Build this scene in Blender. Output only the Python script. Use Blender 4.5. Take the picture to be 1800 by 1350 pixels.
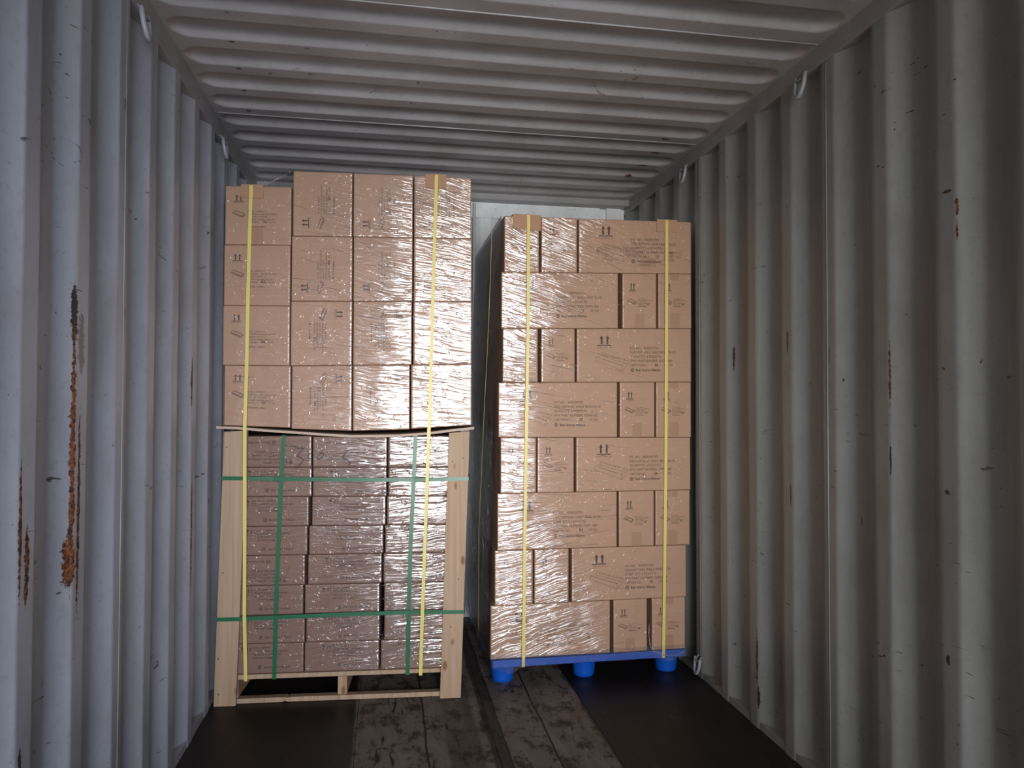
import bpy, math, random
from mathutils import Vector, noise as mnoise

for o in list(bpy.data.objects):
    bpy.data.objects.remove(o)
S = bpy.context.scene
COL = S.collection
R = math.radians
rnd = random.Random(7)

# ------------------------------------------------------------------ camera
HC, WC = 2.692, 2.33           # inside height and width of the container
cd = bpy.data.cameras.new('camera')
cam = bpy.data.objects.new('camera', cd)
COL.objects.link(cam)
cd.sensor_width = 36.0
cd.lens = 1262.4 / 1800 * 36.0
cd.clip_start = 0.02
cam.rotation_mode = 'QUATERNION'
yaw, pit, rol = .1733, .0217, .0022
from mathutils import Matrix
mz = Matrix.Rotation(-yaw, 3, 'Z')
mx = Matrix.Rotation(R(90) + pit, 3, 'X')
mr = Matrix.Rotation(rol, 3, 'Z')
cam.rotation_quaternion = (mz @ mx @ mr).to_quaternion()
cam.location = (.7715, 0, 1.389)
S.camera = cam

# ------------------------------------------------------------------ daylight through the open doors
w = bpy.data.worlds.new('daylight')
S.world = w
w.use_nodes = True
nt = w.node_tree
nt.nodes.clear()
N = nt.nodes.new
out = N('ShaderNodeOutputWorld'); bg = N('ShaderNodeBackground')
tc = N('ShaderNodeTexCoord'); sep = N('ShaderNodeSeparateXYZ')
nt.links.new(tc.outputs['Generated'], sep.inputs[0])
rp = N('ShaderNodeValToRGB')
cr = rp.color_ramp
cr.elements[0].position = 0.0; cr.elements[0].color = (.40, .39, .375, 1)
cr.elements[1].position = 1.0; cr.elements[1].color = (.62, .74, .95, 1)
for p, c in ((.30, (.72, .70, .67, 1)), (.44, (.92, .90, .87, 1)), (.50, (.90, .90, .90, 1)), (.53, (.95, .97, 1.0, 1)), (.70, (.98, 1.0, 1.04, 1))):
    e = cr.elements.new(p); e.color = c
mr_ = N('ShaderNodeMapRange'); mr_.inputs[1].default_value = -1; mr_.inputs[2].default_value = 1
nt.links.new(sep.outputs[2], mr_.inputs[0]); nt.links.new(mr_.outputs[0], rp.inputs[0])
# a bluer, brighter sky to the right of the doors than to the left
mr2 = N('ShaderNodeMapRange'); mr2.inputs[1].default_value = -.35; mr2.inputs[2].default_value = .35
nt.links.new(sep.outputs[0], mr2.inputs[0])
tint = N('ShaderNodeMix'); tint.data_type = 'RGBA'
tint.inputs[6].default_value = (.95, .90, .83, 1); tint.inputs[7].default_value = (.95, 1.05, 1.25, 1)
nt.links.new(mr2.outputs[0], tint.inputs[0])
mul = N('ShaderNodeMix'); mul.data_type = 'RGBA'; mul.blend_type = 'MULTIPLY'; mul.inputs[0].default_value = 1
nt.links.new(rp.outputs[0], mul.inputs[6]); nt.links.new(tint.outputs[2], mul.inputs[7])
# world strength shaped to peak straight behind the doors, keeping the side walls dimmer
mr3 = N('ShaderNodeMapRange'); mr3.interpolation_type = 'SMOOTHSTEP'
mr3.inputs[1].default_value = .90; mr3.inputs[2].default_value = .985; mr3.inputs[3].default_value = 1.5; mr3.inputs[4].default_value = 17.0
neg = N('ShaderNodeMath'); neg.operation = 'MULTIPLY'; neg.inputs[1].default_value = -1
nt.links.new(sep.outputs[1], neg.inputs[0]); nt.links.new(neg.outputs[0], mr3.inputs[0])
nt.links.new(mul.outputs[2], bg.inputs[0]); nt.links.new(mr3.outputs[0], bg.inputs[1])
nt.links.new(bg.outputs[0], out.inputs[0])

la = bpy.data.lights.new('door_portal', 'AREA')
la.shape = 'RECTANGLE'; la.size = 2.30; la.size_y = 2.58; la.energy = 1
la.cycles.is_portal = True
lo = bpy.data.objects.new('door_portal', la); COL.objects.link(lo)
lo.location = (WC / 2, -1.36, 1.30); lo.rotation_euler = (R(90), 0, 0)

vs = S.view_settings
S.display_settings.display_device = 'sRGB'
vs.view_transform = 'Standard'; vs.look = 'None'; vs.gamma = 1; vs.use_curve_mapping = False
vs.exposure = -0.08

# ------------------------------------------------------------------ helpers
def tag(o, label=None, cat=None, group=None, kind=None):
    if label: o['label'] = label
    if cat: o['category'] = cat
    if group: o['group'] = group
    if kind: o['kind'] = kind
    return o

def mesh_obj(name, verts, faces, mat, parent=None, origin=None, smooth=False, mats=None, mi=None):
    """one mesh object; verts are in world metres, origin becomes the object's origin"""
    og = Vector(origin) if origin is not None else (Vector(parent['_o']) if parent is not None else Vector((0, 0, 0)))
    me = bpy.data.meshes.new(name)
    me.from_pydata([tuple(Vector(v) - og) for v in verts], [], faces)
    for m in (mats or [mat]): me.materials.append(m)
    if mi: me.polygons.foreach_set('material_index', mi)
    if smooth: me.polygons.foreach_set('use_smooth', [True] * len(me.polygons))
    me.update()
    o = bpy.data.objects.new(name, me); COL.objects.link(o)
    if parent is not None: o.parent = parent
    else: o.location = og
    o['_o'] = tuple(og)
    return o

def empty(name, loc):
    o = bpy.data.objects.new(name, None); COL.objects.link(o)
    o.location = loc; o['_o'] = tuple(loc); o.empty_display_size = .05
    return o

def box_vf(x0, x1, y0, y1, z0, z1):
    v = [(x0,y0,z0),(x1,y0,z0),(x1,y1,z0),(x0,y1,z0),(x0,y0,z1),(x1,y0,z1),(x1,y1,z1),(x0,y1,z1)]
    f = [(0,3,2,1),(4,5,6,7),(0,1,5,4),(1,2,6,5),(2,3,7,6),(3,0,4,7)]
    return v, f

def join(*vfs):
    V, F = [], []
    for v, f in vfs:
        n = len(V); V += list(v); F += [tuple(i + n for i in q) for q in f]
    return V, F

def bevel(o, w=.003, seg=2):
    m = o.modifiers.new('bevel', 'BEVEL'); m.width = w; m.segments = seg; m.limit_method = 'ANGLE'
    return o

def tube_vf(pts, r, n=8, close=False):
    pts = [Vector(p) for p in pts]; V, F = [], []
    L = len(pts)
    ref = None
    for i, p in enumerate(pts):
        a = pts[(i - 1) % L] if (close or i > 0) else p
        b = pts[(i + 1) % L] if (close or i < L - 1) else p
        t = (b - a).normalized()
        if ref is None: ref = t.orthogonal().normalized()
        ref = (ref - t * ref.dot(t)).normalized(); q = t.cross(ref)
        for k in range(n):
            an = 2 * math.pi * k / n
            V.append(p + (ref * math.cos(an) + q * math.sin(an)) * r)
    for i in range(L if close else L - 1):
        for k in range(n):
            a, b = i * n + k, i * n + (k + 1) % n
            c, d = ((i + 1) % L) * n + (k + 1) % n, ((i + 1) % L) * n + k
            F.append((a, b, c, d))
    if not close:
        F.append(tuple(range(n))[::-1]); F.append(tuple((L - 1) * n + k for k in range(n)))
    return V, F

class Frame:
    """front plane of a stack: u metres to the right, z up, off metres towards the doors"""
    def __init__(s, ox, oy, dx, dy):
        s.o = Vector((ox, oy, 0)); s.d = Vector((dx, dy, 0)).normalized(); s.n = Vector((s.d.y, -s.d.x, 0))
    def p(s, u, z, off=0.0): return s.o + s.d * u + s.n * off + Vector((0, 0, z))
FL = Frame(.012, 3.451, 1.110, -.088)
FR = Frame(0, 3.47, 1, 0)

# ------------------------------------------------------------------ node helpers
class NT:
    def __init__(s, name):
        s.m = bpy.data.materials.new(name); s.m.use_nodes = True
        s.t = s.m.node_tree; s.t.nodes.clear()
    def n(s, typ, **k):
        nd = s.t.nodes.new(typ)
        for a, b in k.items(): setattr(nd, a, b)
        return nd
    def l(s, a, b): s.t.links.new(a, b)
    def put(s, sock, v):
        if hasattr(v, 'is_linked') or isinstance(v, bpy.types.NodeSocket): s.l(v, sock)
        else: sock.default_value = v
    def math(s, op, a, b=None, c=None, clamp=False):
        nd = s.n('ShaderNodeMath', operation=op, use_clamp=clamp)
        s.put(nd.inputs[0], a)
        if b is not None: s.put(nd.inputs[1], b)
        if c is not None: s.put(nd.inputs[2], c)
        return nd.outputs[0]
    def mr(s, v, a, b, c=0.0, d=1.0, smooth=False):
        nd = s.n('ShaderNodeMapRange'); nd.clamp = True
        if smooth: nd.interpolation_type = 'SMOOTHSTEP'
        s.put(nd.inputs[0], v)
        for i, x in enumerate((a, b, c, d)): nd.inputs[i + 1].default_value = x
        return nd.outputs[0]
    def mix(s, f, a, b, blend='MIX'):
        nd = s.n('ShaderNodeMix'); nd.data_type = 'RGBA'; nd.blend_type = blend
        s.put(nd.inputs[0], f); s.put(nd.inputs[6], a); s.put(nd.inputs[7], b)
        return nd.outputs[2]
    def xyz(s, v=None):
        if v is None: v = s.n('ShaderNodeNewGeometry').outputs['Position']
        nd = s.n('ShaderNodeSeparateXYZ'); s.l(v, nd.inputs[0]); return nd.outputs
    def comb(s, a, b, c):
        nd = s.n('ShaderNodeCombineXYZ')
        for i, v in enumerate((a, b, c)): s.put(nd.inputs[i], v)
        return nd.outputs[0]
    def noise(s, vec, scale, detail=2, rough=.5, dist=0.0):
        nd = s.n('ShaderNodeTexNoise'); s.l(vec, nd.inputs['Vector'])
        nd.inputs['Scale'].default_value = scale; nd.inputs['Detail'].default_value = detail
        nd.inputs['Roughness'].default_value = rough; nd.inputs['Distortion'].default_value = dist
        return nd.outputs[0]
    def bump(s, h, strength=1.0, dist=.01, normal=None):
        nd = s.n('ShaderNodeBump'); s.put(nd.inputs['Strength'], strength)
        nd.inputs['Distance'].default_value = dist; s.l(h, nd.inputs['Height'])
        if normal is not None: s.l(normal, nd.inputs['Normal'])
        return nd.outputs[0]
    def pri(s, color, rough=.5, metal=0.0, normal=None, spec=.5):
        nd = s.n('ShaderNodeBsdfPrincipled')
        s.put(nd.inputs['Base Color'], color); s.put(nd.inputs['Roughness'], rough)
        nd.inputs['Metallic'].default_value = metal; nd.inputs['Specular IOR Level'].default_value = spec
        if normal is not None: s.l(normal, nd.inputs['Normal'])
        return nd
    def done(s, shader):
        o = s.n('ShaderNodeOutputMaterial'); s.l(shader, o.inputs[0]); return s.m

def simple(name, col, rough=.5, metal=0.0, spec=.5):
    t = NT(name); b = t.pri((*col, 1), rough, metal, spec=spec); return t.done(b.outputs[0])

# ------------------------------------------------------------------ film stretched tightly over cartons: gloss and wrinkles
def film_over(t, base_col, rough=.75, normal=None):
    """a carton surface under tight stretch film: diffuse board below, a glossy wrinkled film on it"""
    X, Y, Z = t.xyz()
    right = t.mr(X, 1.22, 1.24)                                     # 0 on the left stack, 1 on the right one
    slope = t.mr(Z, .15, 2.3, .22, -.30)
    slope = t.math('MULTIPLY', slope, t.mr(right, 0, 1, 1.0, 1.5))
    xr = t.math('SUBTRACT', X, t.mr(right, 0, 1, .55, 1.35))
    wob = t.noise(t.comb(X, Y, Z), 3.0, 2)
    tt = t.math('SUBTRACT', Z, t.math('MULTIPLY', slope, xr))
    tt = t.math('ADD', tt, t.math('MULTIPLY', wob, .10))
    v1 = t.comb(t.math('MULTIPLY', X, 1.8), 0.0, t.math('MULTIPLY', tt, 34.0))
    n1 = t.noise(v1, 1.0, 2, .6, .35)
    v2 = t.comb(t.math('MULTIPLY', X, 4.5), 5.3, t.math('MULTIPLY', tt, 85.0))
    n2 = t.noise(v2, 1.0, 1, .5, .5)
    def ridge(n_, k_): return t.math('POWER', t.math('SUBTRACT', 1.0, t.math('ABSOLUTE', t.math('MULTIPLY_ADD', n_, 2.0, -1.0))), k_)
    dash = t.mr(t.noise(t.comb(t.math('MULTIPLY', X, 8.0), 2.0, t.math('MULTIPLY', tt, 50.0)), 1.0, 1), .42, .56)
    r1 = t.math('MULTIPLY', ridge(n1, 14.0), dash)
    r2 = t.math('MULTIPLY', ridge(n2, 8.0), t.mr(dash, 0, 1, 1.0, .25))
    v3 = t.comb(t.math('MULTIPLY', X, 38.0), 0.7, t.math('MULTIPLY', tt, 60.0))
    n3 = t.mr(t.noise(v3, 1.0, 2, .5, 1.0), .62, .74)
    # how many layers of film: the wound pleats gather towards the middle of the load space
    dl = t.mr(X, .30, .80, .06, 1.0, True)
    dr = t.mr(t.math('SUBTRACT', X, t.math('MULTIPLY', t.math('ABSOLUTE', t.math('SUBTRACT', Z, 1.25)), .40)), 1.31, 1.52, 1.0, .04, True)
    dens = t.math('ADD', t.math('MULTIPLY', dl, t.math('SUBTRACT', 1.0, right)), t.math('MULTIPLY', dr, right))
    patch = t.mr(t.noise(t.comb(X, Y, Z), 4.5, 2), .36, .62, .45, 1.0)
    dens = t.math('MULTIPLY', dens, patch)
    h = t.math('ADD', t.math('MULTIPLY', n1, .9), t.math('ADD', r1, t.math('MULTIPLY', r2, .45)))
    b1 = t.bump(h, t.mr(dens, 0, 1, .35, 1.0), .0021)
    b2 = t.bump(n3, t.math('ADD', t.math('MULTIPLY', dens, .3), .35), .0035, b1)
    big = t.bump(t.noise(t.comb(X, 0.0, Z), 7.0, 1), .4, .006, b2)
    base = t.pri(base_col, rough, normal=normal, spec=.25)
    gl = t.n('ShaderNodeBsdfAnisotropic'); gl.inputs['Color'].default_value = (1, 1, 1, 1)
    gl.inputs['Roughness'].default_value = .10
    t.l(big, gl.inputs['Normal'])
    ms = t.n('ShaderNodeMixShader')
    fac = t.math('MULTIPLY', t.mr(dens, 0, 1, .035, .25), t.mr(right, 0, 1, 1.0, .62))
    t.l(t.math('MAXIMUM', fac, t.math('MULTIPLY', n3, .16)), ms.inputs[0]); t.l(base.outputs[0], ms.inputs[1]); t.l(gl.outputs[0], ms.inputs[2])
    return ms.outputs[0]

def kraft(name, col, film=True, flute='z'):
    t = NT(name)
    X, Y, Z = t.xyz()
    info = t.n('ShaderNodeObjectInfo').outputs['Random']
    fl = t.noise(t.comb(t.math('MULTIPLY', X, 4.0), Y, t.math('MULTIPLY', Z, 260.0)), 1.0, 1)
    bl = t.noise(t.comb(X, Y, Z), 6.0, 4, .6)
    c = t.mix(t.mr(bl, .3, .7, 0, .5), (*col, 1), (col[0]*.86, col[1]*.84, col[2]*.82, 1))
    c = t.mix(t.mr(fl, .4, .7, 0, .12), c, (col[0]*.7, col[1]*.66, col[2]*.62, 1))
    c = t.mix(t.mr(info, 0, 1, 0, .22), c, (col[0]*.80, col[1]*.80, col[2]*.82, 1))
    # grey dirt smeared on the wide carton at the top right
    reg = t.math('MULTIPLY', t.math('MULTIPLY', t.mr(X, 1.74, 1.80), t.mr(X, 2.36, 2.26)), t.math('MULTIPLY', t.mr(Z, 2.045, 2.08), t.mr(Z, 2.20, 2.13)))
    sm = t.mr(t.noise(t.comb(t.math('MULTIPLY', X, 9.0), Y, t.math('MULTIPLY', Z, 30.0)), 1.0, 4, .7), .50, .68)
    c = t.mix(t.math('MULTIPLY', t.math('MULTIPLY', reg, sm), .6), c, (.10, .07, .06, 1))
    if film: return t.done(film_over(t, c))
    return t.done(t.pri(c, .8, spec=.2).outputs[0])

M = {}
M['kraft'] = kraft('film_wrapped_kraft_board', (.46, .285, .19))
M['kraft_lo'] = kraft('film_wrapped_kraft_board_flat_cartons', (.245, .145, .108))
M['kraft_bare'] = kraft('bare_kraft_board', (.46, .27, .17), film=False)
t = NT('printing_ink_under_film'); M['ink'] = t.done(film_over(t, (.085, .055, .045, 1)))
t = NT('faint_printing_ink_under_film'); M['ink_faint'] = t.done(film_over(t, (.20, .115, .08, 1)))
t = NT('brown_packing_tape_under_film'); M['tape'] = t.done(film_over(t, (.37, .215, .135, 1), rough=.4))
M['yellow'] = simple('yellow_polypropylene_strap', (.72, .60, .17), .35)
M['green'] = simple('green_polyester_strap', (.02, .13, .055), .30)
M['blue'] = simple('blue_moulded_plastic', (.004, .085, .47), .40)
M['marker'] = simple('black_marker_ink', (.02, .015, .02), .5)
M['darksteel'] = simple('dark_steel', (.06, .06, .065), .5, .3)

# clear film for loose pleats and sheets
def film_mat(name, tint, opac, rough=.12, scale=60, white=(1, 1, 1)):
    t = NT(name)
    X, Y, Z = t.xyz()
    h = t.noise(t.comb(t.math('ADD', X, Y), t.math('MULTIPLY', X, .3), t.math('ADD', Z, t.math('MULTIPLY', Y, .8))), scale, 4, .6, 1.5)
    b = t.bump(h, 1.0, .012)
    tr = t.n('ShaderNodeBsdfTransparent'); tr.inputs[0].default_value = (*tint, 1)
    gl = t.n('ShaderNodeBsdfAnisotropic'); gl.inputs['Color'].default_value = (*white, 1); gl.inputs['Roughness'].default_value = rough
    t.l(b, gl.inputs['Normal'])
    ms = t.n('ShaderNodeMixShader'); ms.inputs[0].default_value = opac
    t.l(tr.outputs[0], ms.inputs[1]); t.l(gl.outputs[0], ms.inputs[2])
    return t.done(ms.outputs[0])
M['film'] = film_mat('clear_stretch_film', (.95, .95, .97), .40)
M['film_thin'] = film_mat('thin_stretch_film', (.97, .97, .98), .17, .06, 110)
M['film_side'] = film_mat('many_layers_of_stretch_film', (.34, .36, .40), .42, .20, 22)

# painted container steel with rust, scuffs and grime
def steel(name, col, spots, scuff=1.0, rough=.38, across=False):
    """spots: (y, z, half width y, half height z, kind) kind 0 = rust, 1 = black scrape"""
    t = NT(name)
    X, Y, Z = t.xyz()
    P = t.comb(X, Y, Z)
    grime = t.noise(t.comb(t.math('MULTIPLY', X, 2.0), t.math('MULTIPLY', Y, 3.0), t.math('MULTIPLY', Z, 1.1)), 1.6, 5, .65)
    c = t.mix(t.mr(grime, .42, .68, 0, .60), (*col, 1), (col[0]*.66, col[1]*.62, col[2]*.58, 1))
    fine = t.noise(P, 45, 4, .7)
    c = t.mix(t.mr(fine, .55, .75, 0, .40), c, (col[0]*.55, col[1]*.52, col[2]*.5, 1))
    # short black scratches
    sc = t.noise(t.comb(t.math('MULTIPLY', X, 9.0), t.math('MULTIPLY', Y, 9.0), t.math('MULTIPLY', Z, 34.0)), 1.0, 2, .5, 2.2)
    sc2 = t.noise(P, 2.3, 1)
    sm = t.math('MULTIPLY', t.mr(sc, .70, .72), t.mr(sc2, .47, .58))
    c = t.mix(t.math('MULTIPLY', sm, .85 * scuff), c, (.03, .027, .025, 1))
    dots = t.mr(t.noise(P, 60, 1), .80, .83)
    c = t.mix(t.math('MULTIPLY', dots, .8 * scuff), c, (.04, .03, .025, 1))
    edge = t.noise(P, 70, 4, .7, .4)
    warp = t.noise(P, 16, 3)
    rm = None; dm = None
    for (y, z, hy, hz, k) in spots:
        a = t.math('DIVIDE', t.math('ABSOLUTE', t.math('SUBTRACT', Y, y)), hy)
        b = t.math('DIVIDE', t.math('ABSOLUTE', t.math('SUBTRACT', X if across else Z, z)), hz)
        b = t.math('POWER', b, 3.0)
        q = t.math('SUBTRACT', 1.0, t.math('ADD', a, b))
        q = t.math('ADD', q, t.math('MULTIPLY', t.math('SUBTRACT', edge, .5), 2.4))
        q = t.math('ADD', q, t.math('MULTIPLY', t.math('SUBTRACT', warp, .5), .9))
        q = t.mr(q, .12, .30)
        if k == 0: rm = q if rm is None else t.math('MAXIMUM', rm, q)
        else: dm = q if dm is None else t.math('MAXIMUM', dm, q)
    ro = rough
    if dm is not None: c = t.mix(dm, c, (.045, .035, .033, 1))
    if rm is not None:
        rc = t.mix(t.mr(edge, .42, .6), (.28, .085, .025, 1), (.045, .016, .010, 1))
        c = t.mix(rm, c, rc)
        ro = t.mr(rm, 0, 1, rough, .9)
    dent = t.noise(t.comb(X, Y, t.math('MULTIPLY', Z, .6)), 5.0, 3)
    nb = t.bump(dent, .35, .006)
    return t.done(t.pri(c, ro, normal=nb).outputs[0])

LS = [(1.968, 1.24, .010, .38, 0), (2.000, 1.10, .010, .28, 0), (1.966, .985, .024, .08, 0), (1.966, 1.60, .012, .08, 1), (2.002, 1.53, .022, .09, 1),
      (1.706, 1.10, .008, .16, 0), (1.735, 1.02, .012, .10, 0), (3.075, 1.45, .010, .12, 1), (3.09, .85, .010, .28, 0),
      (2.30, 2.27, .012, .03, 1), (2.31, 1.64, .005, .02, 1), (1.72, .60, .008, .05, 1), (2.60, .66, .008, .015, 1)]
RS = [(2.020, 1.47, .005, .13, 0), (1.744, 1.93, .006, .03, 0), (1.744, 1.86, .004, .03, 0), (2.85, .30, .008, .13, 0), (2.842, .13, .010, .05, 1), (2.02, 1.20, .004, .05, 1),
      (2.92, 1.75, .005, .05, 1), (1.78, 1.98, .025, .005, 1), (1.79, 1.13, .012, .008, 1), (2.60, 1.62, .008, .05, 1), (2.33, 1.55, .003, .04, 1),
      (3.08, 1.58, .007, .06, 1), (2.21, .98, .004, .02, 1), (2.27, 1.46, .004, .006, 1), (1.79, .66, .01, .015, 1), (2.585, 1.02, .006, .05, 1)]
CSP = [(3.96, 2.69, .02, 5, 1)]
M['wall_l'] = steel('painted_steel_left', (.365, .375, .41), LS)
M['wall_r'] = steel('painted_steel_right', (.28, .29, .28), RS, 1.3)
CS = [(2.526, .236, .006, .010, 1), (2.730, .210, .006, .012, 1), (2.949, .190, .007, .012, 1), (3.158, .172, .007, .012, 1), (3.380, .152, .008, .012, 1),
      (2.525, .940, .004, .006, 1), (2.951, .893, .005, .007, 1), (3.161, .872, .005, .007, 1), (2.735, .474, .005, .010, 1), (2.950, .463, .005, .012, 1),
      (3.577, 2.166, .012, .030, 0), (3.782, 2.170, .012, .030, 0), (3.981, 2.156, .012, .030, 0), (3.380, 2.138, .010, .024, 0)]
M['ceil'] = steel('painted_steel_roof', (.48, .465, .475), CS, .6, across=True)
M['rail'] = steel('painted_steel_rail', (.33, .325, .325), [], 1.0)
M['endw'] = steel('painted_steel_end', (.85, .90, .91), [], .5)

# floor: dark coated boards at both sides, worn plywood down the middle
t = NT('worn_container_floor')
X, Y, Z = t.xyz(); P = t.comb(X, Y, Z)
edge = t.math('ADD', X, t.math('MULTIPLY', t.noise(P, 5, 2), .02))
mid = t.math('MULTIPLY', t.mr(edge, .650, .662), t.math('SUBTRACT', 1.0, t.mr(edge, 1.66, 1.675)))
nA = t.noise(t.comb(t.math('MULTIPLY', X, 3.0), Y, Z), 3.0, 5, .7, .6)
nB = t.noise(t.comb(t.math('MULTIPLY', X, 22.0), t.math('MULTIPLY', Y, 2.2), Z), 1.0, 4, .65, 1.2)
nC = t.noise(t.comb(t.math('MULTIPLY', X, 1.6), Y, Z), 8, 6, .8, .15)
cm = t.mix(t.mr(nA, .35, .65), (.215, .185, .16, 1), (.135, .110, .094, 1))
cm = t.mix(t.math('MULTIPLY', t.mr(nC, .50, .60), .85), cm, (.035, .016, .010, 1))
cm = t.mix(t.math('MULTIPLY', t.mr(nB, .60, .66), .9), cm, (.018, .010, .008, 1))
# darker middle boards and dirt towards the joints
for xc, hw, a in ((1.235, .030, .75), (.95, .004, .9), (1.45, .004, .9), (1.10, .06, .45)):
    g = t.mr(t.math('ABSOLUTE', t.math('SUBTRACT', edge, xc)), hw, hw * 1.25, a, 0)
    cm = t.mix(g, cm, (.02, .015, .013, 1))
cs = t.mix(t.mr(nA, .3, .7), (.012, .010, .010, 1), (.020, .016, .015, 1))
cs = t.mix(t.math('MULTIPLY', t.mr(t.noise(P, 14, 3, .5, 1.5), .68, .72), .7), cs, (.07, .06, .055, 1))
c = t.mix(mid, cs, cm)
nb = t.bump(nC, .4, .004)
M['floor'] = t.done(t.pri(c, t.mr(mid, 0, 1, .45, .62), normal=nb, spec=.22).outputs[0])

# pine boards
def pine(name, col):
    t = NT(name)
    co = t.n('ShaderNodeTexCoord').outputs['Object']
    s = t.n('ShaderNodeSeparateXYZ'); t.l(co, s.inputs[0]); x, y, z = s.outputs
    info = t.n('ShaderNodeObjectInfo').outputs['Random']
    off = t.math('MULTIPLY', info, 7.0)
    g = t.noise(t.comb(t.math('MULTIPLY', x, 60.0), t.math('MULTIPLY', y, 60.0), t.math('ADD', t.math('MULTIPLY', z, 2.0), off)), 1.0, 3, .6, .4)
    c = t.mix(t.mr(g, .35, .7, 0, .75), (*col, 1), (col[0]*.72, col[1]*.60, col[2]*.48, 1))
    vo = t.n('ShaderNodeTexVoronoi'); vo.inputs['Scale'].default_value = 1.0
    t.l(t.comb(t.math('MULTIPLY', x, 13.0), t.math('MULTIPLY', y, 1.0), t.math('ADD', t.math('MULTIPLY', z, 6.0), off)), vo.inputs['Vector'])
    k = t.mr(vo.outputs['Distance'], .10, .17, .9, 0)
    c = t.mix(k, c, (.20, .085, .035, 1))
    return t.done(t.pri(c, .65, spec=.3).outputs[0])
M['pine'] = pine('pale_pine', (.46, .325, .215))
M['pine_dark'] = pine('weathered_pine', (.46, .30, .19))
M['ply'] = simple('plywood_sheet', (.50, .37, .27), .6)

# ------------------------------------------------------------------ the container
def corr(y, phase, per=.2745, flat=.070, dep=.036):
    """wall depth outwards at y: inner flat, slope out, outer flat, slope in"""
    s = (y - phase) % per
    sl = (per - 2 * flat) / 2
    if s < flat: return 0
    if s < flat + sl: return dep * (s - flat) / sl
    if s < 2 * flat + sl: return dep
    return dep * (1 - (s - 2 * flat - sl) / sl)

def smooth_corr(y, *a, r=.007, **k):
    return sum(corr(y + q * r, *a, **k) * wt for q, wt in ((-1.5, .1), (-.75, .2), (0, .4), (.75, .2), (1.5, .1)))

def side_wall(name, x0, sgn, phase, ztop, mat, seed):
    Y0, Y1 = -1.42, 4.62
    ny = int((Y1 - Y0) / .0050); nz = 36
    V, F = [], []
    for j in range(nz + 1):
        z = -.04 + (ztop + .04) * j / nz
        for i in range(ny + 1):
            y = Y0 + (Y1 - Y0) * i / ny
            d = smooth_corr(y, phase, r=.0035 if sgn < 0 else .008)
            q = mnoise.noise(Vector((y * 2.3, z * 1.6, seed))) * .0035 + mnoise.noise(Vector((y * 9, z * 5, seed + 5))) * .0012
            q = max(q, -.0022) if d < .004 else q
            if seed < 5: q += .004 * math.exp(-((z - 2.20 + .03 * math.sin(y * 3)) / .018) ** 2) * (1 if d > .004 else .3) * (1 if y < 2.6 else 0)
            V.append((x0 + sgn * (d + q * (1 if d > .004 else .6)), y, z))
    for j in range(nz):
        for i in range(ny):
            a = j * (ny + 1) + i; b = a + 1; c = b + ny + 1; e = a + ny + 1
            F.append((a, b, c, e) if sgn < 0 else (a, e, c, b))
    o = mesh_obj(name, V, F, mat, smooth=True)
    tag(o, kind='structure'); return o
side_wall('wall_left', 0.0, -1, 1.700, 2.606, M['wall_l'], 1.0)
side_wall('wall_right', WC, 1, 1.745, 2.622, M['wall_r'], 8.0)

# top rails and bottom rails
tag(bevel(mesh_obj('trim_1', *box_vf(-.055, .001, -1.42, 4.62, 2.604, 2.712), M['rail']), .004), kind='structure')
tag(bevel(mesh_obj('trim_2', *box_vf(WC - .001, WC + .055, -1.42, 4.62, 2.620, 2.712), M['rail']), .004), kind='structure')
tag(mesh_obj('trim_3', *box_vf(-.05, -.003, -1.42, 4.62, -.08, .030), M['wall_l']), kind='structure')
tag(mesh_obj('trim_4', *box_vf(WC + .003, WC + .05, -1.42, 4.62, -.08, .030), M['wall_r']), kind='structure')
# the thin weld seams between wall panels
k = 5
for x, ys in ((.0006, (2.2956, 3.6445, .95)), (WC - .0006, (2.338, 3.405, 1.27))):
    for y in ys:
        v, f = tube_vf([(x, y, .03), (x, y + .002, 1.2), (x, y, 2.61)], .0017, 6)
        tag(mesh_obj('trim_%d' % k, v, f, M['rail'], smooth=True), kind='structure'); k += 1

# roof with pressed ribs
def roof():
    per, lip0 = .2107, 2.5025
    xs = [0, .008] + [.012 + .009 * i for i in range(10)] + [.13, .3, .6, 1.0, 1.4, 1.8, 2.1, 2.2]
    xs += [WC - .012 - .009 * i for i in range(9, -1, -1)] + [WC - .006, WC]
    ny = 600
    V, F = [], []
    for j in range(ny + 1):
        y = -1.42 + 6.02 * j / ny
        k = math.floor((y - (lip0 - .155)) / per)
        yc = lip0 - .064 + per * k
        for x in xs:
            xa, xb = .085, WC - .085
            dx = max(xa - x, 0, x - xb)
            sd = math.hypot(dx, y - yc)
            q = min(max((.064 - sd) / .034, 0), 1); q = 1 - (1 - q) ** 2.2
            dm = mnoise.noise(Vector((x * 1.7, y * 1.7, 3))) * .003
            V.append((x, y, HC + .029 * q + dm))
    nx = len(xs)
    for j in range(ny):
        for i in range(nx - 1):
            a = j * nx + i
            F.append((a, a + nx, a + nx + 1, a + 1))
    return V, F
V, F = roof()
tag(mesh_obj('ceiling', V, F, M['ceil'], smooth=True), kind='structure')
for i, y in enumerate((2.372, 3.420)):
    v, f = tube_vf([(.01, y, HC + .0), (1.1, y, HC - .001), (2.32, y, HC)], .0035, 6)
    tag(mesh_obj('trim_%d' % k, v, f, M['ceil'], smooth=True), kind='structure'); k += 1

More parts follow.
